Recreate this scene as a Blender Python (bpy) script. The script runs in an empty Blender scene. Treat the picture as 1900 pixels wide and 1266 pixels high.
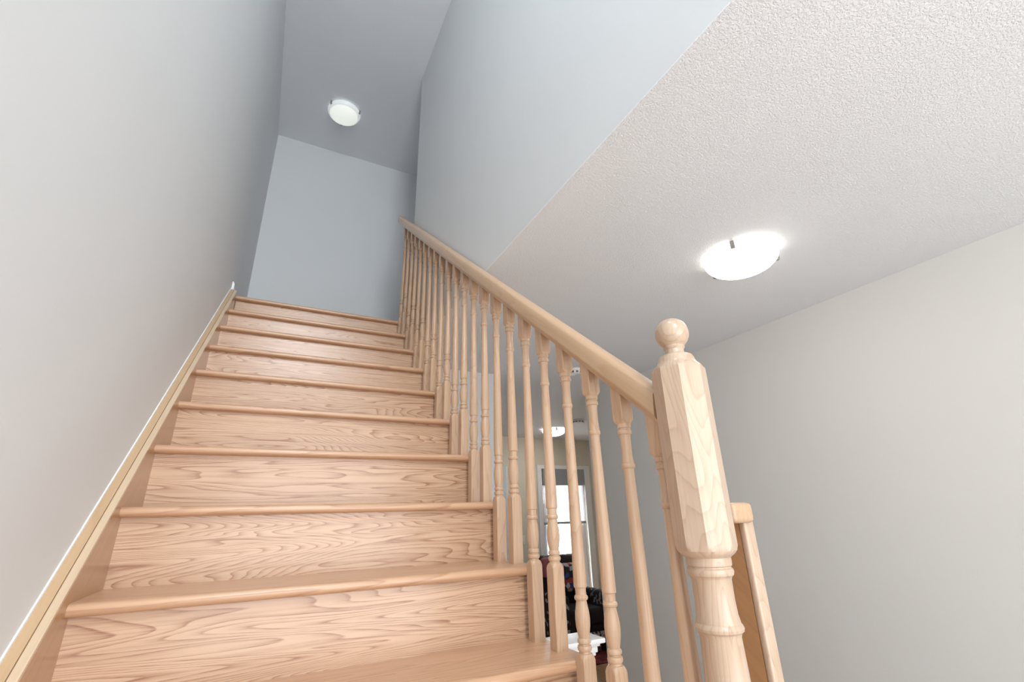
import bpy, bmesh, math, random
from mathutils import Vector, Matrix
random.seed(7)
S = bpy.context.scene
COL = S.collection

# ------------------------------------------------------------------ camera
FW = Vector((0.43687404, 0.82692713, 0.35402345))
RT = Vector((0.88883112, -0.45734276, -0.02858033))
UP = Vector((-0.13827621, -0.32715306, 0.93479975))
cam = bpy.data.cameras.new('camera')
cam.sensor_fit = 'HORIZONTAL'; cam.sensor_width = 36.0; cam.lens = 36.0 * 861.5 / 1900.0
cam.clip_start = 0.02; cam.clip_end = 200
co = bpy.data.objects.new('camera', cam); COL.objects.link(co)
co.matrix_world = Matrix(((RT.x, UP.x, -FW.x, 0.3088), (RT.y, UP.y, -FW.y, -1.3362), (RT.z, UP.z, -FW.z, 0.1379), (0, 0, 0, 1)))
S.camera = co

# ------------------------------------------------------------------ world, patio daylight, added fill lights, exposure
w = bpy.data.worlds.new('daylight'); S.world = w; w.use_nodes = True
bg = w.node_tree.nodes['Background']
bg.inputs[0].default_value = (0.93, 0.96, 1.0, 1); bg.inputs[1].default_value = 2.2

def area(name, loc, direction, sx, sy, power, col):
    l = bpy.data.lights.new(name, 'AREA'); l.shape = 'RECTANGLE'; l.size = sx; l.size_y = sy
    l.energy = power; l.color = col
    o = bpy.data.objects.new(name, l); COL.objects.link(o); o.location = loc
    o.rotation_euler = Vector(direction).to_track_quat('-Z', 'Z').to_euler()
    return o
area('entry_fill', (0.95, -3.30, 0.05), (0, 1, 0), 2.9, 2.0, 42, (1.0, 0.985, 0.975))  # fill light added behind the viewer, at an unseen opening
area('upper_front_fill', (0.53, -3.30, 2.75), (0, 1, 0.08), 0.9, 1.6, 54, (0.88, 0.95, 1.0))  # cool fill added high behind the viewer, out of view
area('upper_hall_fill', (3.38, 2.45, 2.75), (-1, 0, 0), 0.9, 1.5, 2.0, (0.78, 0.86, 1.0))  # cool fill added in the upper hall, no window behind it
area('patio_daylight', (4.22, 4.95, -0.3), (0, -1, 0), 0.8, 2.0, 45, (1.0, 0.98, 0.95))
S.view_settings.view_transform = 'Standard'; S.view_settings.look = 'None'
S.view_settings.gamma = 1.0; S.view_settings.use_curve_mapping = False
S.view_settings.exposure = 0.18

# ------------------------------------------------------------------ materials
def newmat(name):
    m = bpy.data.materials.new(name); m.use_nodes = True
    nt = m.node_tree; b = nt.nodes['Principled BSDF']
    return m, nt, b
def N(nt, t, **k):
    n = nt.nodes.new(t)
    for a, v in k.items(): setattr(n, a, v)
    return n
def ramp(nt, stops):
    r = N(nt, 'ShaderNodeValToRGB'); e = r.color_ramp.elements
    while len(e) < len(stops): e.new(0.5)
    for el, (p, c) in zip(e, stops): el.position = p; el.color = (*c, 1) if len(c) == 3 else c
    return r
def math_(nt, op, a=None, b=None, clamp=False):
    n = N(nt, 'ShaderNodeMath', operation=op); n.use_clamp = clamp
    for i, v in enumerate((a, b)):
        if v is None: continue
        if isinstance(v, (int, float)): n.inputs[i].default_value = v
        else: nt.links.new(v, n.inputs[i])
    return n.outputs[0]
def mixc(nt, fac, a, b, blend='MIX'):
    n = N(nt, 'ShaderNodeMix', data_type='RGBA', blend_type=blend)
    for s, v in ((n.inputs[0], fac), (n.inputs[6], a), (n.inputs[7], b)):
        if isinstance(v, tuple): s.default_value = (*v, 1)
        elif isinstance(v, (int, float)): s.default_value = v
        else: nt.links.new(v, s)
    return n.outputs[2]

def plain(name, col, rough=0.5, metal=0.0, emit=None, es=0.0):
    m, nt, b = newmat(name)
    b.inputs['Base Color'].default_value = (*col, 1); b.inputs['Roughness'].default_value = rough
    b.inputs['Metallic'].default_value = metal
    n = N(nt, 'ShaderNodeTexNoise'); n.inputs['Scale'].default_value = 60
    r = ramp(nt, [(0.3, tuple(c * 0.96 for c in col)), (0.7, tuple(min(1, c * 1.03) for c in col))])
    nt.links.new(n.outputs[0], r.inputs[0]); nt.links.new(r.outputs[0], b.inputs['Base Color'])
    if emit:
        b.inputs['Emission Color'].default_value = (*emit, 1); b.inputs['Emission Strength'].default_value = es
    return m

def paint(name, col, bump=0.04, scale=350, rough=0.55, dist=0.002, kind='fine'):
    m, nt, b = newmat(name)
    tc = N(nt, 'ShaderNodeTexCoord')
    n1 = N(nt, 'ShaderNodeTexNoise'); n1.inputs['Scale'].default_value = 1.3; n1.inputs['Detail'].default_value = 3
    nt.links.new(tc.outputs['Object'], n1.inputs['Vector'])
    r = ramp(nt, [(0.3, tuple(c * 0.985 for c in col)), (0.7, tuple(c * 1.015 for c in col))])
    nt.links.new(n1.outputs[0], r.inputs[0]); nt.links.new(r.outputs[0], b.inputs['Base Color'])
    n2 = N(nt, 'ShaderNodeTexNoise'); n2.inputs['Scale'].default_value = scale; n2.inputs['Detail'].default_value = 4
    nt.links.new(tc.outputs['Object'], n2.inputs['Vector'])
    h = n2.outputs[0]
    if kind == 'knockdown':
        n2.inputs['Distortion'].default_value = 0.6
        rr = ramp(nt, [(0.40, (0, 0, 0)), (0.56, (1, 1, 1))])
        nt.links.new(h, rr.inputs[0]); h = rr.outputs[0]
    bp = N(nt, 'ShaderNodeBump'); bp.inputs['Strength'].default_value = bump; bp.inputs['Distance'].default_value = dist
    nt.links.new(h, bp.inputs['Height']); nt.links.new(bp.outputs[0], b.inputs['Normal'])
    b.inputs['Roughness'].default_value = rough
    b.inputs['Specular IOR Level'].default_value = 0.3
    return m

def oak(name, axis='X', light=(0.64, 0.430, 0.285), dark=(0.31, 0.14, 0.07), k=25.0, along=1.15, across=14.0, rough=0.28, lines=0.92, scuff=False, slope=False):
    m, nt, b = newmat(name)
    L = nt.links.new
    tc = N(nt, 'ShaderNodeTexCoord'); oi = N(nt, 'ShaderNodeObjectInfo')
    mp = N(nt, 'ShaderNodeMapping')
    L(tc.outputs['Object'], mp.inputs['Vector'])
    if slope: mp.inputs['Rotation'].default_value = (-math.atan2(0.19, 0.2301), 0, 0)
    sep = N(nt, 'ShaderNodeSeparateXYZ'); L(mp.outputs[0], sep.inputs[0])
    o = {'X': (0, 1, 2), 'Y': (1, 0, 2), 'Z': (2, 0, 1)}[axis]
    cmb = N(nt, 'ShaderNodeCombineXYZ')
    off = math_(nt, 'MULTIPLY', oi.outputs['Random'], 37.0)
    L(math_(nt, 'ADD', math_(nt, 'MULTIPLY', sep.outputs[o[0]], along), off), cmb.inputs[0])
    L(math_(nt, 'ADD', math_(nt, 'MULTIPLY', sep.outputs[o[1]], across), off), cmb.inputs[1])
    L(math_(nt, 'ADD', math_(nt, 'MULTIPLY', sep.outputs[o[2]], across), off), cmb.inputs[2])
    n = N(nt, 'ShaderNodeTexNoise'); n.inputs['Scale'].default_value = 0.55; n.inputs['Detail'].default_value = 2.6
    n.inputs['Roughness'].default_value = 0.45; n.inputs['Distortion'].default_value = 0.25
    L(cmb.outputs[0], n.inputs['Vector'])
    ring = math_(nt, 'FRACT', math_(nt, 'MULTIPLY', n.outputs[0], k * 2.2))
    r1 = ramp(nt, [(0.0, (0, 0, 0)), (0.45, (0.12, 0.12, 0.12)), (0.78, (0.5, 0.5, 0.5)), (0.92, (1, 1, 1)), (1.0, (0, 0, 0))])
    L(ring, r1.inputs[0])
    # fine pores along the grain
    c2 = N(nt, 'ShaderNodeCombineXYZ')
    L(math_(nt, 'MULTIPLY', sep.outputs[o[0]], 22.0), c2.inputs[0])
    L(math_(nt, 'ADD', math_(nt, 'MULTIPLY', sep.outputs[o[1]], 420.0), off), c2.inputs[1])
    L(math_(nt, 'MULTIPLY', sep.outputs[o[2]], 420.0), c2.inputs[2])
    n2 = N(nt, 'ShaderNodeTexNoise'); n2.inputs['Scale'].default_value = 1.0; n2.inputs['Detail'].default_value = 2
    L(c2.outputs[0], n2.inputs['Vector'])
    r2 = ramp(nt, [(0.35, (0, 0, 0)), (0.75, (1, 1, 1))]); L(n2.outputs[0], r2.inputs[0])
    fac = math_(nt, 'MULTIPLY', r1.outputs[0], math_(nt, 'ADD', math_(nt, 'MULTIPLY', r2.outputs[0], 0.7), 0.55), clamp=True)
    c4 = N(nt, 'ShaderNodeCombineXYZ')
    L(math_(nt, 'ADD', math_(nt, 'MULTIPLY', sep.outputs[o[0]], 2.2), off), c4.inputs[0])
    L(math_(nt, 'MULTIPLY', sep.outputs[o[1]], 130.0), c4.inputs[1]); L(math_(nt, 'MULTIPLY', sep.outputs[o[2]], 130.0), c4.inputs[2])
    n5 = N(nt, 'ShaderNodeTexNoise'); n5.inputs['Scale'].default_value = 1.0; n5.inputs['Detail'].default_value = 3; L(c4.outputs[0], n5.inputs['Vector'])
    r5 = ramp(nt, [(0.48, (0, 0, 0)), (0.72, (1, 1, 1))]); L(n5.outputs[0], r5.inputs[0])
    fac = math_(nt, 'ADD', fac, math_(nt, 'MULTIPLY', r5.outputs[0], 0.42), clamp=True)
    fac = math_(nt, 'MULTIPLY', fac, lines, clamp=True)
    base = mixc(nt, fac, light, dark)
    # slow board-to-board and along-board tone
    n3 = N(nt, 'ShaderNodeTexNoise'); n3.inputs['Scale'].default_value = 0.25; L(cmb.outputs[0], n3.inputs['Vector'])
    tone = mixc(nt, n3.outputs[0], (0.94, 0.92, 0.90), (1.05, 1.06, 1.07))
    base = mixc(nt, 1.0, base, tone, 'MULTIPLY')
    if scuff:
        c3 = N(nt, 'ShaderNodeCombineXYZ')
        L(math_(nt, 'MULTIPLY', sep.outputs[0], 18.0), c3.inputs[0])
        L(math_(nt, 'ADD', math_(nt, 'MULTIPLY', sep.outputs[2], 150.0), off), c3.inputs[1])
        n4 = N(nt, 'ShaderNodeTexNoise'); n4.inputs['Scale'].default_value = 1.0; n4.inputs['Detail'].default_value = 2
        L(c3.outputs[0], n4.inputs['Vector'])
        edge = N(nt, 'ShaderNodeMapRange'); edge.inputs[1].default_value = 1.024; edge.inputs[2].default_value = 1.075
        L(sep.outputs[0], edge.inputs[0])
        ms = N(nt, 'ShaderNodeMapRange'); ms.inputs[1].default_value = 0.62; ms.inputs[2].default_value = 0.80
        L(math_(nt, 'ADD', n4.outputs[0], math_(nt, 'MULTIPLY', edge.outputs[0], 0.32)), ms.inputs[0])
        mk = math_(nt, 'MULTIPLY', ms.outputs[0], math_(nt, 'MULTIPLY', math_(nt, 'GREATER_THAN', edge.outputs[0], 0.001), 0.62))
        base = mixc(nt, mk, base, (0.16, 0.11, 0.09))
    L(base, b.inputs['Base Color'])
    bp = N(nt, 'ShaderNodeBump'); bp.inputs['Strength'].default_value = 0.10; bp.inputs['Distance'].default_value = 0.0006
    L(r1.outputs[0], bp.inputs['Height']); bp.invert = True; L(bp.outputs[0], b.inputs['Normal'])
    b.inputs['Roughness'].default_value = rough
    b.inputs['Coat Weight'].default_value = 0.25; b.inputs['Coat Roughness'].default_value = 0.22
    return m

M = {}
M['wall'] = paint('wall_paint_grey', (0.735, 0.75, 0.755))
M['wall_warm'] = paint('wall_paint_lamp_tint', (0.76, 0.75, 0.72))  # warmth of the hall lamp mixed into the wall colour
M['wall_cream'] = paint('wall_paint_cream', (0.70, 0.66, 0.56))
M['ceil'] = paint('ceiling_knockdown', (0.86, 0.86, 0.865), bump=0.50, scale=175, rough=0.8, dist=0.004, kind='knockdown')
M['ceil_up'] = paint('ceiling_stipple_cool_cast', (0.83, 0.86, 0.90), bump=0.22, scale=160, rough=0.8, dist=0.003, kind='knockdown')  # white ceiling, blue cast of cool light mixed into its colour
M['white'] = plain('white_trim_paint', (0.86, 0.86, 0.86), 0.35)
M['caulk'] = plain('white_caulk', (0.88, 0.88, 0.88), 0.5)
M['riser'] = oak('oak_riser', 'X', scuff=True)
M['tread'] = oak('oak_tread', 'X', k=9.0, across=16, lines=0.5, light=(0.61, 0.375, 0.23))
M['skirt'] = oak('oak_skirt_shaded', 'Y', k=6.0, lines=0.45, light=(0.48, 0.265, 0.125), dark=(0.36, 0.185, 0.08), slope=True)  # shade on the skirt face put into a deeper oak colour
M['cap'] = oak('oak_skirt_cap', 'Y', k=6.0, lines=0.4, light=(0.60, 0.41, 0.24), dark=(0.47, 0.30, 0.16), slope=True)
M['skirt_lit'] = oak('oak_skirt_lit', 'Y', k=5.0, lines=0.35, light=(0.70, 0.54, 0.37), dark=(0.55, 0.38, 0.24), slope=True)  # light on the skirt board's top edge put into a paler oak
M['oak_z'] = oak('oak_turned', 'Z', k=8.0, along=2.0, across=20, lines=0.45, light=(0.62, 0.42, 0.275), dark=(0.42, 0.235, 0.13))
M['newel'] = oak('oak_newel', 'Z', k=14.0, along=2.4, across=12, lines=0.55, light=(0.57, 0.425, 0.31), dark=(0.40, 0.255, 0.165))
M['rail'] = oak('oak_rail', 'Y', k=8.0, lines=0.4, light=(0.58, 0.385, 0.235), dark=(0.43, 0.26, 0.145), slope=True)
M['floor'] = oak('oak_floor', 'Y', k=5.0, light=(0.46, 0.29, 0.17), dark=(0.30, 0.17, 0.09), rough=0.35)
M['metal'] = plain('brushed_nickel', (0.45, 0.43, 0.41), 0.35, 1.0)
M['plastic'] = plain('white_plastic', (0.82, 0.82, 0.80), 0.4)
M['slot'] = plain('dark_slot', (0.02, 0.02, 0.02), 0.6)
M['lamp_on'] = plain('lit_opal_glass', (0.9, 0.88, 0.84), 0.3, emit=(1.0, 0.965, 0.92), es=15.0)
M['lamp_dim'] = plain('dimly_lit_opal_glass', (0.80, 0.82, 0.78), 0.3, emit=(0.93, 0.98, 0.88), es=0.52)
M['lamp_far'] = plain('lit_opal_glass_far', (0.9, 0.88, 0.84), 0.3, emit=(1.0, 0.93, 0.84), es=24.0)

M['rim_on'] = plain('glass_rim_glowing', (0.8, 0.8, 0.78), 0.3, emit=(1.0, 0.965, 0.92), es=2.6)
M['rim_dim'] = plain('glass_rim_dim', (0.72, 0.74, 0.74), 0.3, emit=(0.93, 0.98, 0.95), es=0.32)
M['lamp_fill'] = plain('fill_lamp_glass', (0.9, 0.9, 0.9), 0.3, emit=(0.93, 0.97, 1.0), es=44.0)  # glow of the lamp added out of view above the stairs
# ------------------------------------------------------------------ mesh helpers
def finish(bm, name, mat, parent=None, angle=35, smooth=True):
    bmesh.ops.remove_doubles(bm, verts=bm.verts, dist=1e-6)
    bmesh.ops.recalc_face_normals(bm, faces=bm.faces)
    lim = math.radians(angle)
    for f in bm.faces: f.smooth = smooth
    for e in bm.edges:
        e.smooth = not (len(e.link_faces) == 2 and e.calc_face_angle(0) > lim)
    me = bpy.data.meshes.new(name); bm.to_mesh(me); bm.free()
    if mat: me.materials.append(mat)
    o = bpy.data.objects.new(name, me); COL.objects.link(o)
    if parent: o.parent = parent
    return o
def addbox(bm, x0, x1, y0, y1, z0, z1, bev=0.0, seg=2):
    r = bmesh.ops.create_cube(bm, size=1.0)
    for v in r['verts']:
        v.co = Vector((x0 + (v.co.x + .5) * (x1 - x0), y0 + (v.co.y + .5) * (y1 - y0), z0 + (v.co.z + .5) * (z1 - z0)))
    if bev > 0:
        es = list({e for v in r['verts'] for e in v.link_edges})
        bmesh.ops.bevel(bm, geom=es, offset=bev, segments=seg, profile=0.5, affect='EDGES')
def box(name, mat, x0, x1, y0, y1, z0, z1, parent=None, bev=0.0):
    bm = bmesh.new(); addbox(bm, x0, x1, y0, y1, z0, z1, bev); return finish(bm, name, mat, parent)
def prism(bm, poly, a0, a1, axis='X'):
    """extrude a 2D polygon; axis X: poly=(y,z); axis Y: poly=(x,z)"""
    def P(u, v, a): return (a, u, v) if axis == 'X' else ((u, a, v) if axis == 'Y' else (u, v, a))
    A = [bm.verts.new(P(u, v, a0)) for u, v in poly]; B = [bm.verts.new(P(u, v, a1)) for u, v in poly]
    n = len(poly)
    bm.faces.new(A); bm.faces.new(B)
    for i in range(n): bm.faces.new((A[i], A[(i + 1) % n], B[(i + 1) % n], B[i]))
def lathe(bm, prof, seg=32, prism_r=None, rot=0.0, c=(0, 0, 0), angs=None):
    """prof: list of (z, r); prism_r(theta) caps the radius"""
    T = angs or [2 * math.pi * i / seg for i in range(seg)]
    rows = []
    for z, r in prof:
        row = []
        for t in T:
            rr = min(r, prism_r(t)) if prism_r else r
            row.append(bm.verts.new((c[0] + rr * math.cos(t + rot), c[1] + rr * math.sin(t + rot), c[2] + z)))
        rows.append(row)
    n = len(T)
    for a, b in zip(rows, rows[1:]):
        for i in range(n): bm.faces.new((a[i], a[(i + 1) % n], b[(i + 1) % n], b[i]))
    bm.faces.new(rows[0]); bm.faces.new(rows[-1])
def empty(name, loc=(0, 0, 0)):
    o = bpy.data.objects.new(name, None); COL.objects.link(o); o.location = loc; o.empty_display_size = 0.1
    return o
def tag(o, label=None, cat=None, group=None, kind=None):
    if label: o['label'] = label
    if cat: o['category'] = cat
    if group: o['group'] = group
    if kind: o['kind'] = kind
    return o
def struct(o, label, cat=None):
    o['kind'] = 'structure'; o['label'] = label
    if cat: o['category'] = cat
    return o
def inst(src, name, loc, parent=None):
    c = src.copy(); c.name = name; COL.objects.link(c); c.location = loc; c.parent = parent
    return c

# ------------------------------------------------------------------ dimensions
R, H = 0.2301, 0.19
K = H / R
WX = -0.036         # left wall face
PX = 1.10           # partition face
HC = 1.21           # hall ceiling
UC = 3.90           # stairwell ceiling
UF = 8 * H          # upper floor
FL = -7 * H         # hall floor
BY = 3.04           # landing back wall
FY = 4.62           # far hall wall
RX = 2.95           # right hall wall
YB = -3.2           # entry wall behind the viewer

# ------------------------------------------------------------------ room shell
struct(box('wall_left', M['wall'], WX - 0.1, WX, YB, BY + 0.1, FL - 0.1, UC + 0.1), 'tall plain grey wall along the left of the stairs', 'wall')
struct(box('wall_back', M['wall'], WX, 3.4, BY, BY + 0.1, UF - 0.30, UC + 0.1), 'pale blue grey wall at the top of the stairs', 'wall')
bm = bmesh.new(); addbox(bm, PX, PX + 0.11, YB, 1.755, HC + 0.005, UC + 0.05); struct(finish(bm, 'wall_partition', M['wall']), 'plain grey wall hanging above the handrail beside the stairwell', 'wall')
struct(box('ceiling', M['ceil'], PX, 5.2, YB, FY, HC, HC + 0.005), 'textured white ceiling over the hallway on the right', 'ceiling')
struct(box('ceiling_stairwell', M['ceil_up'], WX, 3.4, YB, BY, UC, UC + 0.1), 'textured white ceiling high above the stairs, tinted with cool light', 'ceiling')
struct(box('wall_right', M['wall_warm'], RX, RX + 0.12, YB, 2.20, FL, HC), 'bare wall with warm lamplight in its colour behind the newel post on the right', 'wall')
struct(box('wall_side_room', M['wall_cream'], 5.1, 5.2, 2.0, FY, FL, HC), 'side wall of the far room beyond the hallway', 'wall')
bm = bmesh.new(); addbox(bm, RX + 0.12, 5.1, 2.08, 2.20, FL, HC); struct(finish(bm, 'wall_return', M['wall_cream']), 'return wall where the hallway widens', 'wall')
# far wall with an opening for the patio door
DX0, DX1, DZ = 3.86, 4.60, 0.775
bm = bmesh.new()
addbox(bm, 1.1, DX0, FY, FY + 0.12, FL, HC); addbox(bm, DX1, 5.2, FY, FY + 0.12, FL, HC); addbox(bm, DX0, DX1, FY, FY + 0.12, DZ, HC)
struct(finish(bm, 'wall_far', M['wall_cream']), 'cream wall at the far end of the hallway', 'wall')
# closet wall under the landing
struct(box('wall_under_landing', M['wall'], PX, 1.90, 1.90, 2.02, FL, HC), 'pale grey wall standing under the landing behind the balusters', 'wall')
struct(box('wall_closet', M['wall'], 1.78, 1.90, 2.02, FY, FL, HC), 'closet side wall running to the far end of the hallway', 'wall')
# entry wall behind the viewer, unseen window openings added to let light in
bm = bmesh.new()
addbox(bm, WX, RX, YB - 0.12, YB, FL, -0.95); addbox(bm, WX, RX, YB - 0.12, YB, 1.05, 1.95); addbox(bm, WX, RX, YB - 0.12, YB, 3.55, UC)
addbox(bm, 2.40, RX, YB - 0.12, YB, -0.95, 1.05); addbox(bm, 0.98, RX, YB - 0.12, YB, 1.95, 3.55)
struct(finish(bm, 'wall_entry', M['wall']), 'entry wall with added unseen window openings facing the stairs', 'wall')
struct(box('wall_upper_hall', M['wall'], PX + 0.11, 3.4, 1.645, 1.755, UF, UC), 'upper hall wall behind the partition', 'wall')
struct(box('wall_upper_side', M['wall'], 3.4, 3.5, 1.645, BY + 0.1, UF, UC), 'added end wall closing the unseen side of the upper hall', 'wall')  # added out of view to keep sky light off the stairwell
# landing floor
struct(box('floor_landing', M['floor'], WX, 3.4, 8 * R + 0.05, BY, UF - 0.30, UF - 0.001), 'upstairs landing floor', 'floor')
# hall floor with planks
fl = struct(box('floor', M['floor'], WX, 5.2, YB, FY, FL - 0.08, FL - 0.012), 'brown hardwood plank floor of the hallway below', 'floor')
M['bounce_tile'] = plain('pale_bounce_tile', (0.72, 0.71, 0.69), 0.3)  # pale tiles added out of view to bounce neutral light upward
bm = bmesh.new(); addbox(bm, 0, 0.326, 0, 0.326, -0.0125, 0, 0.002, 1)
bounce_tile0 = finish(bm, 'bounce_tile', M['bounce_tile'], fl); n_t = 0
for ix in range(9):
    for iy in range(10):
        t_ = bounce_tile0 if n_t == 0 else bounce_tile0.copy()
        if n_t: COL.objects.link(t_); t_.name = 'bounce_tile'; t_.parent = fl
        t_.location = (WX + 0.004 + ix * 0.329, YB + 0.004 + iy * 0.329, FL); n_t += 1
bm = bmesh.new(); addbox(bm, 0, 0.0805, 0, 1.0, -0.0125, 0, 0.0012, 1)
plank0 = None
x = 1.12; i = 0
while x < 5.05:
    ys = 0.10 - (i * 0.37 % 1.3)
    while ys < FY - 0.05:
        y0 = max(0.10, ys); y1 = min(FY - 0.01, ys + 1.3)
        if y1 - y0 > 0.05 and (x > 1.9 or y1 < 1.88) and not (x + 0.08 > RX - 0.02 and y0 < 2.2 and y1 < 2.3):
            if plank0 is None:
                plank0 = finish(bm, 'plank', M['floor'], fl); p = plank0
            else:
                p = plank0.copy(); p.name = 'plank'; COL.objects.link(p); p.parent = fl
            p.location = (x, y0, FL); p.scale = (1, y1 - y0 - 0.0015, 1)
        ys += 1.3
    x += 0.0825; i += 1

# white baseboard on the landing
bm = bmesh.new(); prism(bm, [(WX, UF), (WX + 0.013, UF), (WX + 0.013, UF + 0.07), (WX + 0.006, UF + 0.085), (WX, UF + 0.085)], 1.83, BY, 'Y')
struct(finish(bm, 'baseboard_left', M['white']), 'white baseboard starting at the top of the skirt board', 'baseboard')
bm = bmesh.new(); addbox(bm, WX + 0.02, 2.6, BY - 0.013, BY, UF, UF + 0.09)
struct(finish(bm, 'baseboard_back', M['white']), 'white baseboard along the landing wall', 'baseboard')
bm = bmesh.new(); addbox(bm, RX - 0.014, RX, YB, 2.19, FL, FL + 0.10)
struct(finish(bm, 'baseboard_right', M['white']), 'white baseboard along the hallway wall', 'baseboard')

# ------------------------------------------------------------------ staircase
st = tag(empty('staircase', (0, 0, FL)), 'straight oak staircase climbing along the left wall', 'staircase')
def child(o, parent, loc=(0, 0, 0)):
    """parent given in world coordinates: parents are unrotated empties"""
    o.parent = parent; o.location = Vector(loc) - parent.location
    return o
TX1 = 1.087
def tread_mesh(depth):
    bm = bmesh.new(); t = 0.026; r = t / 2
    poly = [(depth, 0), (depth, -t)]
    for i in range(9):
        a = -math.pi / 2 - math.pi * i / 8
        poly.append((r + r * math.cos(a), -r + r * math.sin(a)))
    prism(bm, poly, -0.002, TX1, 'X')
    return bm
t0 = finish(tread_mesh(R + 0.042), 'tread', M['tread'])
bm = bmesh.new(); addbox(bm, -0.002, 1.064, 0.030, 0.048, -H, -0.026)
r0 = finish(bm, 'riser', M['riser'])
for k in range(-6, 8):
    t = t0 if k == -6 else t0.copy(); 
    if k > -6: COL.objects.link(t); t.name = 'tread'
    child(t, st, (0, k * R, k * H))
for k in range(-6, 9):
    r = r0 if k == -6 else r0.copy()
    if k > -6: COL.objects.link(r); r.name = 'riser'
    child(r, st, (0, k * R, k * H))
t = finish(tread_mesh(0.10), 'landing_nosing', M['tread']); child(t, st, (0, 8 * R, 8 * H))
# skirt board: face coloured as shaded, top edge as lit; moulded cap
ys, ye = -1.75, 1.80
def band(d0, d1, ya=ys, yb=ye): return [(ya, K * ya + d0), (yb, K * yb + d0), (yb, K * yb + d1), (ya, K * ya + d1)]
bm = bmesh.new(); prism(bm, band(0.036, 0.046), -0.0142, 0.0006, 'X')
o = finish(bm, 'skirt_lit_edge', M['skirt_lit']); child(o, st)
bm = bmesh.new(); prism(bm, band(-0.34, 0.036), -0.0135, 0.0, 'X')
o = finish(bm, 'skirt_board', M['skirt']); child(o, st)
bm = bmesh.new(); prism(bm, band(-0.34, 0.051), WX, -0.0150, 'X')
o = finish(bm, 'skirt_cap', M['cap']); child(o, st)
bm = bmesh.new(); prism(bm, band(0.050, 0.058), WX, WX + 0.003, 'X')
o = finish(bm, 'caulk_line', M['caulk']); child(o, st); o['label'] = 'white caulk line along the skirt board'
# outer stringer, cut to the steps
poly = [(-6 * R + 0.03, FL)]
for k in range(-6, 9):
    poly.append((k * R + 0.032, (k - 1) * H)); poly.append((k * R + 0.032, k * H - 0.026))
poly[0] = (-6 * R + 0.032, FL); poly = poly[1:]
poly += [(8 * R + 0.05, 8 * H - 0.026), (8 * R + 0.05, 8 * H - 0.30), (-4.6 * R, FL)]
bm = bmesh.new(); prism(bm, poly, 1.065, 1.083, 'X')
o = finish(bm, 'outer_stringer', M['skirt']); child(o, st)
# drywall closing the space below the flight
bm = bmesh.new(); prism(bm, [(-4.5 * R, FL), (8 * R, 8 * H - 0.33), (1.90, UF - 0.33), (1.90, FL)], 1.0, 1.06, 'X')
struct(finish(bm, 'wall_below_stairs', M['wall']), 'wall closing the space below the stairs', 'wall')

# ------------------------------------------------------------------ balustrade
BX = 1.058
bal = tag(empty('balustrade', (BX, -0.66, -3 * H)), 'oak balustrade with turned balusters, sloping handrail and ball-topped newel', 'balustrade')
RB = 0.815          # rail underside above the nosing line
# handrail: bread-loaf profile swept along the slope (profile cut plumb)
c = math.cos(math.atan(K)); RH = 0.060 / c
prof = [(-0.021, 0.0), (0.021, 0.0), (0.0225, 0.06), (0.0270, 0.15), (0.0315, 0.20), (0.0330, 0.25), (0.0328, 0.32), (0.0310, 0.60), (0.0285, 0.84), (0.0245, 0.93), (0.016, 0.985), (0, 1.0)]
prof = prof + [(-a, b) for a, b in reversed(prof[2:-1])]
bm = bmesh.new()
rows = []
for y in (-0.612, 0.2, 1.0, 1.80, 2.02):
    rows.append([bm.verts.new((BX + u, y, K * y + RB + v * RH)) for u, v in prof])
for a, b in zip(rows, rows[1:]):
    n = len(a)
    for i in range(n): bm.faces.new((a[i], a[(i + 1) % n], b[(i + 1) % n], b[i]))
bm.faces.new(rows[0]); bm.faces.new(rows[-1])
rail = finish(bm, 'handrail', M['rail'], angle=40); child(rail, bal)
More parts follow.
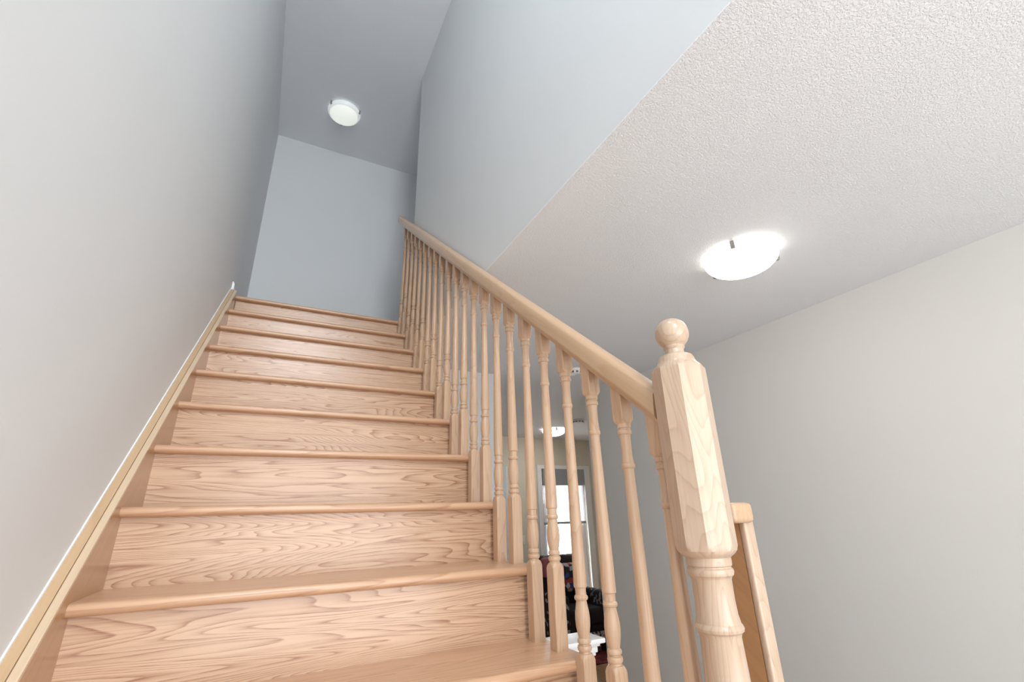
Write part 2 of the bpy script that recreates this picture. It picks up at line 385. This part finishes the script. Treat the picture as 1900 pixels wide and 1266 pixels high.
# baluster mesh, from its tread up to the underside of the rail
BS = 0.035
def sq(t):
    return BS / 2 / max(abs(math.cos(t)), abs(math.sin(t)))
BANG = [math.radians(q * 90 + a) for q in range(4) for a in (0, 11, 22, 33, 42.6, 47.4, 57, 68, 79)]
def baluster_mesh(L):
    """L = height from tread to rail underside at the axis"""
    B = 0.05
    tb = L - 0.082          # underside of the upper block
    ts = tb - 0.022
    p = [(0, B), (0.188, B), (0.1935, 0.0238), (0.198, 0.0222), (0.202, 0.0200), (0.2055, 0.0172), (0.2062, 0.0142), (0.2105, 0.0140),
         (0.2120, 0.0162), (0.217, 0.0175), (0.2220, 0.0162), (0.2235, 0.0134), (0.226, 0.0134), (0.2275, 0.0158), (0.232, 0.0166), (0.2360, 0.0152), (0.238, 0.0128),
         (0.246, 0.0146), (0.262, 0.0172), (0.278, 0.0181), (0.292, 0.0172), (0.306, 0.0148), (0.316, 0.0130), (0.3185, 0.0130), (0.3200, 0.0160), (0.3245, 0.0173), (0.3290, 0.0158), (0.331, 0.0132),
         (0.340, 0.0132), (0.3465, 0.0140), (0.348, 0.0162), (0.352, 0.0164), (0.40, 0.0161)]
    z1 = L - 0.185
    for i in range(1, 4):
        f = i / 3; p.append((0.40 + (z1 - 0.012 - 0.40) * f, 0.0161 - 0.0043 * f))
    p += [(z1 - 0.004, 0.0122), (z1 - 0.001, 0.0146), (z1 + 0.0035, 0.0154), (z1 + 0.007, 0.0146), (z1 + 0.0085, 0.0132), (z1 + 0.012, 0.0138), (z1 + 0.018, 0.0126), (z1 + 0.035, 0.0120),
          (ts - 0.014, 0.0124), (ts - 0.007, 0.0134), (ts - 0.0055, 0.0158), (ts - 0.001, 0.0168), (ts + 0.0035, 0.0158), (ts + 0.005, 0.0140), (ts + 0.008, 0.0140), (ts + 0.0095, 0.0160), (ts + 0.015, 0.0162),
          (tb - 0.0035, 0.0160), (tb - 0.002, 0.0172), (tb + 0.001, 0.0202), (tb + 0.004, 0.0224), (tb + 0.0075, 0.0240), (tb + 0.009, B), (L + 0.025, B)]
    bm = bmesh.new(); lathe(bm, p, 36, sq, angs=BANG)
    return bm
YB0 = -0.0155
bmesh_cache = {}
for j in range(-5, 18):
    y = YB0 + j * R / 2
    if j == -5: y += 0.006
    k = math.floor(y / R)             # tread index carrying this baluster
    zt = k * H
    L = K * y + RB - zt
    key = round(L, 3)
    if y > 8 * R: break
    if key not in bmesh_cache:
        o = finish(baluster_mesh(L), 'baluster', M['oak_z'], angle=32); bmesh_cache[key] = o
    else:
        o = bmesh_cache[key].copy(); o.name = 'baluster'; COL.objects.link(o)
    child(o, bal, (BX, y, zt))
# newel post: turned shaft with a chamfered block and ball finial
NX, NY = 1.062, -0.660
nz = 0.0
A_, CH = 0.050, 0.0270
def octa(t):
    c_, s_ = abs(math.cos(t)), abs(math.sin(t))
    v = A_ / max(c_, s_)
    d = (2 * A_ - CH) / (c_ + s_)
    return min(v, d)
pts = [(-3 * H - 0.0, .2), (-0.37, .2), (-0.36, 0.056), (-0.352, 0.050), (-0.345, 0.042), (-0.34, 0.038), (-0.33, 0.040), (-0.32, 0.038), (-0.31, 0.034), (-0.25, 0.041), (-0.20, 0.040), (-0.14, 0.0365),
       (-0.068, 0.0345), (-0.062, 0.0365), (-0.0585, 0.0405), (-0.054, 0.0415), (-0.050, 0.0400), (-0.047, 0.0375), (-0.043, 0.0370), (-0.035, 0.0352), (-0.01, 0.0340), (0.022, 0.0345), (0.0265, 0.0365), (0.029, 0.0395), (0.034, 0.0410), (0.039, 0.0400), (0.041, 0.0375), (0.043, 0.0375), (0.045, 0.0395), (0.051, 0.0400),
       (0.058, 0.0395), (0.060, 0.0420), (0.064, 0.0475), (0.070, 0.0525), (0.078, 0.0565), (0.088, 0.060), (0.095, .2),
       (0.408, .2), (0.412, 0.060), (0.418, 0.0550), (0.424, 0.0490), (0.430, 0.0425), (0.437, 0.0390), (0.443, 0.0375), (0.448, 0.0345), (0.4515, 0.0285), (0.4535, 0.0215), (0.458, 0.0195), (0.466, 0.0195)]
angs = []
base_angs = [math.pi * 2 * i / 64 for i in range(64)]
ca = math.atan2(A_ - CH, A_)
for q in range(4):
    base_angs += [q * math.pi / 2 + ca, q * math.pi / 2 - ca]
angs = sorted({round(a % (2 * math.pi), 5) for a in base_angs})
nroot = finish((lambda b: (lathe(b, pts, prism_r=octa, angs=angs), b)[1])(bmesh.new()), 'newel_post', M['newel'], angle=28)
child(nroot, bal, (NX, NY, 0)); nroot.rotation_euler.z = -0.35
bm = bmesh.new()
pr = [(0.464, 0.0195), (0.467, 0.0215), (0.4695, 0.0225), (0.472, 0.0215)]
for i in range(0, 21):
    a = -0.86 + (math.pi / 2 + 0.86) * i / 20
    pr.append((0.5015 + 0.0355 * math.sin(a), max(0.0355 * math.cos(a), 0.0004)))
lathe(bm, pr, 48)
b = finish(bm, 'ball_finial', M['newel'], nroot, angle=40)

# ------------------------------------------------------------------ low oak guard beyond the newel
g = tag(empty('guard_rail', (1.262, -0.50, FL)), 'low oak rail end with upright board just right of the newel', 'railing')
bm = bmesh.new(); addbox(bm, 1.2490, 1.2640, -0.590, -0.53, FL, 0.130); o = finish(bm, 'shaded_side', M['skirt']); child(o, g)  # shaded face of the upright, shade put in by darker oak
bm = bmesh.new(); addbox(bm, 1.2485, 1.2815, -0.606, -0.589, FL, 0.135, 0.006, 3); o = finish(bm, 'lit_edge', M['newel']); child(o, g)  # lit face of the same upright, brightness put in by paler oak
bm = bmesh.new(); addbox(bm, 1.206, 1.273, -0.618, -0.53, 0.111, 0.153, 0.010, 3); o = finish(bm, 'rail_cap', M['rail']); child(o, g)

# ------------------------------------------------------------------ white half wall end with moulded cap
hw = tag(empty('half_wall', (1.45, 0.55, FL)), 'white painted half wall end with moulded cap behind the balusters', 'half wall')
CX, CY, CZ = 1.63, 0.435, -0.33
o = box('wall_body', M['white'], 1.20, CX - 0.045, CY + 0.045, 0.535, FL, CZ - 0.06); child(o, hw)
o = box('corner_trim', M['white'], CX - 0.062, CX - 0.040, CY + 0.036, 0.545, FL, CZ - 0.075, bev=0.003); child(o, hw)
bm = bmesh.new()
for z0, z1, e in ((CZ - 0.018, CZ, 0.0), (CZ - 0.030, CZ - 0.018, 0.016), (CZ - 0.052, CZ - 0.030, 0.024), (CZ - 0.064, CZ - 0.052, 0.030)):
    addbox(bm, 1.19, CX - e, CY + e, 0.580 - e, z0, z1, 0.004, 2)
o = finish(bm, 'moulded_cap', M['white']); child(o, hw)

# ------------------------------------------------------------------ ceiling lights
def ceiling_light(loc, r, rot, mat, label, group, rim=None):
    rim = rim or M['rim_on']
    e = tag(empty('ceiling_light', loc), label, 'ceiling light', group)
    bm = bmesh.new(); lathe(bm, [(-0.022, 0.60 * r), (-0.020, 0.66 * r), (0.0, 0.68 * r)], 48)
    finish(bm, 'base_pan', M['white'], e)
    bm = bmesh.new()
    def P(a): return (-0.020 - 0.072 * (r / 0.16) * math.cos(a), max(r * math.sin(a), 0.0005))
    a1 = 1.03
    lathe(bm, [P(a1 * i / 12) for i in range(13)], 64)
    finish(bm, 'glass_dome', mat, e)
    bm = bmesh.new()
    lathe(bm, [P(a1 + (math.pi / 2 - a1) * i / 8) for i in range(9)] + [(-0.0165, r), (-0.0150, r * 0.985), (-0.017, r * 0.96), (-0.022, r * 0.86)], 64)
    finish(bm, 'glass_rim', rim, e)
    for q in range(3):
        a = rot + q * 2 * math.pi / 3
        bm = bmesh.new(); addbox(bm, r - 0.005, r + 0.007, -0.009, 0.009, -0.042, -0.004, 0.002, 1)
        addbox(bm, r * 0.64, r + 0.003, -0.004, 0.004, -0.0075, -0.004)
        o = finish(bm, 'clip', M['metal'], e); o.rotation_euler.z = a
    return e
ceiling_light((2.078, -0.205, HC), 0.153, -0.6, M['lamp_on'], 'glowing frosted glass dome light on the hallway ceiling, nearest and brightest', 'flush ceiling lights')
ceiling_light((0.526, 2.44, UC), 0.150, -0.5, M['lamp_dim'], 'dim frosted dome light high above the staircase landing', 'flush ceiling lights', M['rim_dim'])
ceiling_light((0.53, -1.1, UC), 0.150, 0.9, M['lamp_fill'], 'added unseen dome light on the stairwell ceiling above the viewer', 'flush ceiling lights')  # unseen lamp added to brighten the stairwell
ceiling_light((3.66, 3.90, HC), 0.155, 0.2, M['lamp_far'], 'small glowing dome light far down the hallway behind the balusters', 'flush ceiling lights')

# ------------------------------------------------------------------ alarms on the hallway ceiling
def alarm(loc, r, label, slots):
    e = tag(empty('smoke_alarm', loc), label, 'smoke alarm', 'alarms on the hallway ceiling')
    bm = bmesh.new(); lathe(bm, [(-0.042, 0.0005), (-0.042, 0.55 * r), (-0.036, 0.78 * r), (-0.018, 0.93 * r), (-0.010, r), (0, r)], 40)
    finish(bm, 'housing', M['plastic'], e)
    for q in range(slots):
        a = 2 * math.pi * q / slots
        for zz in (-0.0305, -0.0215):
            bm = bmesh.new(); addbox(bm, 0.80 * r, 0.905 * r, -0.009, 0.009, zz - 0.0028, zz + 0.0028)
            o = finish(bm, 'vent_slot', M['slot'], e); o.rotation_euler.z = a
    return e
alarm((2.385, 1.545, HC), 0.062, 'round white smoke alarm with dark slots showing just below the handrail', 10)
alarm((3.60, 3.25, HC), 0.075, 'round grey smoke alarm next to the far hallway light', 10)

# ------------------------------------------------------------------ far end: patio door, shades, curtains, switch
d = tag(empty('door_1', ((DX0 + DX1) / 2, FY, FL)), 'glazed patio door in white casing at the end of the hallway', 'door', kind='structure')
o = box('door_casing', M['white'], DX0 - 0.07, DX0, FY - 0.02, FY + 0.0, FL, DZ + 0.05); child(o, d)
o = box('door_casing', M['white'], DX1, DX1 + 0.10, FY - 0.02, FY + 0.0, FL, DZ + 0.05); child(o, d)
o = box('door_casing', M['white'], DX0, DX1, FY - 0.02, FY + 0.0, DZ, DZ + 0.05); child(o, d)
bm = bmesh.new()
addbox(bm, DX0, DX0 + 0.07, FY + 0.05, FY + 0.09, FL, DZ); addbox(bm, DX1 - 0.07, DX1, FY + 0.05, FY + 0.09, FL, DZ); addbox(bm, DX0 + 0.07, DX1 - 0.07, FY + 0.05, FY + 0.09, DZ - 0.08, DZ); addbox(bm, DX0 + 0.07, DX1 - 0.07, FY + 0.05, FY + 0.09, FL, FL + 0.15)
o = finish(bm, 'sash', M['white']); child(o, d)
gm, nt, b = newmat('clear_pane'); b.inputs['Transmission Weight'].default_value = 1.0; b.inputs['Roughness'].default_value = 0.0; b.inputs['IOR'].default_value = 1.02
o = box('pane', gm, DX0 + 0.07, DX1 - 0.07, FY + 0.066, FY + 0.072, FL + 0.15, DZ - 0.08); child(o, d)

cm, nt, b = newmat('sheer_white_cloth')
b.inputs['Base Color'].default_value = (0.88, 0.89, 0.92, 1); b.inputs['Roughness'].default_value = 0.8
nw = N(nt, 'ShaderNodeTexNoise'); nw.inputs['Scale'].default_value = 300
nr = ramp(nt, [(0.3, (0.86, 0.87, 0.90)), (0.7, (0.90, 0.91, 0.94))]); nt.links.new(nw.outputs[0], nr.inputs[0]); nt.links.new(nr.outputs[0], b.inputs['Base Color'])
tr = N(nt, 'ShaderNodeBsdfTranslucent'); tr.inputs[0].default_value = (0.9, 0.91, 0.94, 1)
mx = N(nt, 'ShaderNodeMixShader'); mx.inputs[0].default_value = 0.55
nt.links.new(b.outputs[0], mx.inputs[1]); nt.links.new(tr.outputs[0], mx.inputs[2]); nt.links.new(mx.outputs[0], nt.nodes['Material Output'].inputs[0])
M['grey'] = plain('grey_valance', (0.30, 0.32, 0.36), 0.6)
M['bar'] = plain('grey_hem_bar', (0.42, 0.43, 0.45), 0.5)
sh = tag(empty('roller_shade', ((DX0 + DX1) / 2, FY - 0.02, DZ)), 'white roller shade with grey valance half drawn over the patio door', 'window shade')
o = box('valance', M['grey'], DX0 + 0.01, DX1 - 0.01, FY - 0.035, FY + 0.02, 0.545, DZ - 0.003); child(o, sh)
o = box('shade_cloth', cm, DX0 + 0.02, DX1 - 0.02, FY + 0.002, FY + 0.005, 0.05, 0.56); child(o, sh)
o = box('hem_bar', M['bar'], DX0 + 0.02, DX1 - 0.02, FY - 0.004, FY + 0.011, 0.020, 0.050); child(o, sh)
def curtain(x0, x1, label):
    bm = bmesh.new(); n = 40; rows = []
    for z in (FL + 0.02, 0.3):
        rows.append([bm.verts.new((x0 + (x1 - x0) * i / n, FY + 0.032 + 0.010 * math.sin(i * 1.5), z)) for i in range(n + 1)])
    for i in range(n): bm.faces.new((rows[0][i], rows[0][i + 1], rows[1][i + 1], rows[1][i]))
    bmesh.ops.solidify(bm, geom=bm.faces[:], thickness=0.001)
    return tag(finish(bm, 'sheer_curtain', cm, angle=80), label, 'curtain', 'sheer curtains at the patio door')
curtain(DX0 + 0.01, DX0 + 0.10, 'narrow sheer white curtain at the left edge of the patio door')
curtain(DX0 + 0.36, DX0 + 0.56, 'sheer white curtain hanging in the middle of the patio door')
sw = tag(empty('light_switch', (3.50, FY, -0.16)), 'white double light switch on the cream far wall', 'light switch')
o = box('wall_plate', M['plastic'], 3.44, 3.56, FY - 0.006, FY, -0.22, -0.10, bev=0.002); child(o, sw)
for xx in (3.475, 3.525):
    o = box('rocker', M['plastic'], xx - 0.016, xx + 0.016, FY - 0.010, FY - 0.005, -0.195, -0.125, bev=0.002); child(o, sw)
# pale blue door left of the switch
M['blue'] = plain('pale_blue_paint', (0.62, 0.72, 0.80), 0.45)
d2 = tag(empty('door_2', (2.9, FY, FL)), 'pale blue door on the cream far wall, left of the light switch', 'door', kind='structure')
o = box('door_leaf', M['blue'], 2.50, 3.29, FY - 0.030, FY, FL + 0.01, 0.79); child(o, d2)
for z0, z1 in ((-0.45, 0.62), (-1.20, -0.60)):
    for x0 in (2.60, 2.95):
        o = box('door_panel', M['blue'], x0, x0 + 0.24, FY - 0.036, FY - 0.029, z0, z1, bev=0.005); child(o, d2)
o = box('door_casing', M['white'], 3.29, 3.305, FY - 0.02, FY, FL, 0.80); child(o, d2)

# ------------------------------------------------------------------ dark armchair in front of the patio door
M['black'] = plain('black_upholstery', (0.008, 0.008, 0.010), 0.8)
def patches(name, cols, scale):
    m, nt, b = newmat(name); v = N(nt, 'ShaderNodeTexVoronoi'); v.inputs['Scale'].default_value = scale
    tc = N(nt, 'ShaderNodeTexCoord'); nt.links.new(tc.outputs['Object'], v.inputs['Vector'])
    sp = N(nt, 'ShaderNodeSeparateColor'); nt.links.new(v.outputs['Color'], sp.inputs[0])
    r = ramp(nt, [(i / len(cols), c_) for i, c_ in enumerate(cols)]); r.color_ramp.interpolation = 'CONSTANT'
    nt.links.new(sp.outputs[0], r.inputs[0]); nt.links.new(r.outputs[0], b.inputs['Base Color']); b.inputs['Roughness'].default_value = 0.8
    return m
M['print'] = patches('printed_cushion_cloth', [(0.02, 0.02, 0.03), (0.30, 0.05, 0.06), (0.45, 0.25, 0.18), (0.05, 0.08, 0.30), (0.02, 0.02, 0.03), (0.5, 0.5, 0.55)], 16)
M['flower'] = patches('black_white_flowered_cloth', [(0.01, 0.01, 0.012), (0.01, 0.01, 0.012), (0.012, 0.012, 0.015), (0.01, 0.01, 0.012), (0.012, 0.01, 0.014), (0.28, 0.27, 0.30)], 26)
M['pink'] = plain('dusky_pink_cloth', (0.32, 0.10, 0.12), 0.8)
M['bluewhite'] = patches('blue_white_cloth', [(0.10, 0.14, 0.36), (0.7, 0.72, 0.8), (0.10, 0.14, 0.36)], 14)
M['fringe'] = patches('white_lace_fringe', [(0.5, 0.5, 0.52), (0.02, 0.02, 0.02), (0.45, 0.43, 0.45)], 40)
M['red'] = patches('red_patterned_rug', [(0.22, 0.02, 0.03), (0.10, 0.01, 0.02), (0.30, 0.04, 0.04)], 20)
ax0, ax1, ay = 3.46, 4.16, 4.0
ac = tag(empty('armchair', ((ax0 + ax1) / 2, ay, FL)), 'black upholstered armchair in front of the patio door', 'armchair')
def soft(name, mat, x0, x1, y0, y1, z0, z1, parent, bev=0.05, tilt=0.0):
    bm = bmesh.new(); addbox(bm, x0, x1, y0, y1, z0, z1, bev, 4); o = finish(bm, name, mat, angle=60)
    if parent: child(o, parent)
    return o
soft('backrest', M['black'], ax0 + 0.02, ax1 - 0.02, ay + 0.12, ay + 0.34, FL + 0.35, -0.335, ac, 0.06)
soft('seat', M['black'], ax0 + 0.10, ax1 - 0.10, ay - 0.35, ay + 0.14, FL + 0.28, FL + 0.46, ac, 0.05)
soft('base', M['black'], ax0 + 0.03, ax1 - 0.03, ay - 0.33, ay + 0.30, FL + 0.08, FL + 0.30, ac, 0.03)
soft('armrest', M['flower'], ax0 - 0.02, ax0 + 0.11, ay - 0.38, ay + 0.22, FL + 0.10, FL + 0.62, ac, 0.05)
soft('armrest', M['flower'], ax1 - 0.11, ax1 + 0.02, ay - 0.38, ay + 0.22, FL + 0.10, FL + 0.62, ac, 0.05)
for fx in (ax0 + 0.06, ax1 - 0.12):
    for fy in (ay - 0.30, ay + 0.22):
        o = box('foot', M['slot'], fx, fx + 0.06, fy, fy + 0.06, FL + 0.012, FL + 0.09); child(o, ac)
o = soft('skirt_fringe', M['fringe'], ax0 + 0.04, ax1 - 0.04, ay - 0.345, ay - 0.325, FL + 0.10, FL + 0.22, ac, 0.004)
tag(soft('cushion', M['pink'], ax0 - 0.0, ax0 + 0.15, ay + 0.0, ay + 0.11, -0.56, -0.34, None, 0.05), 'dusky pink cushion at the left end of the black armchair', 'cushion', 'cushions on the black armchair')
tag(soft('cushion', M['print'], ax0 + 0.27, ax0 + 0.56, ay + 0.0, ay + 0.115, -0.74, -0.42, None, 0.05), 'dark printed cushion in the middle of the black armchair', 'cushion', 'cushions on the black armchair')
tag(soft('cushion', M['bluewhite'], ax0 + 0.115, ax0 + 0.25, ay - 0.02, ay + 0.11, FL + 0.462, -0.68, None, 0.04), 'blue and white cushion lying low on the black armchair', 'cushion', 'cushions on the black armchair')
bm = bmesh.new(); addbox(bm, 3.25, 4.55, 3.35, 4.4, FL, FL + 0.012, 0.003, 1)
tag(finish(bm, 'area_rug', M['red']), 'dark red patterned rug under the black armchair', 'rug')
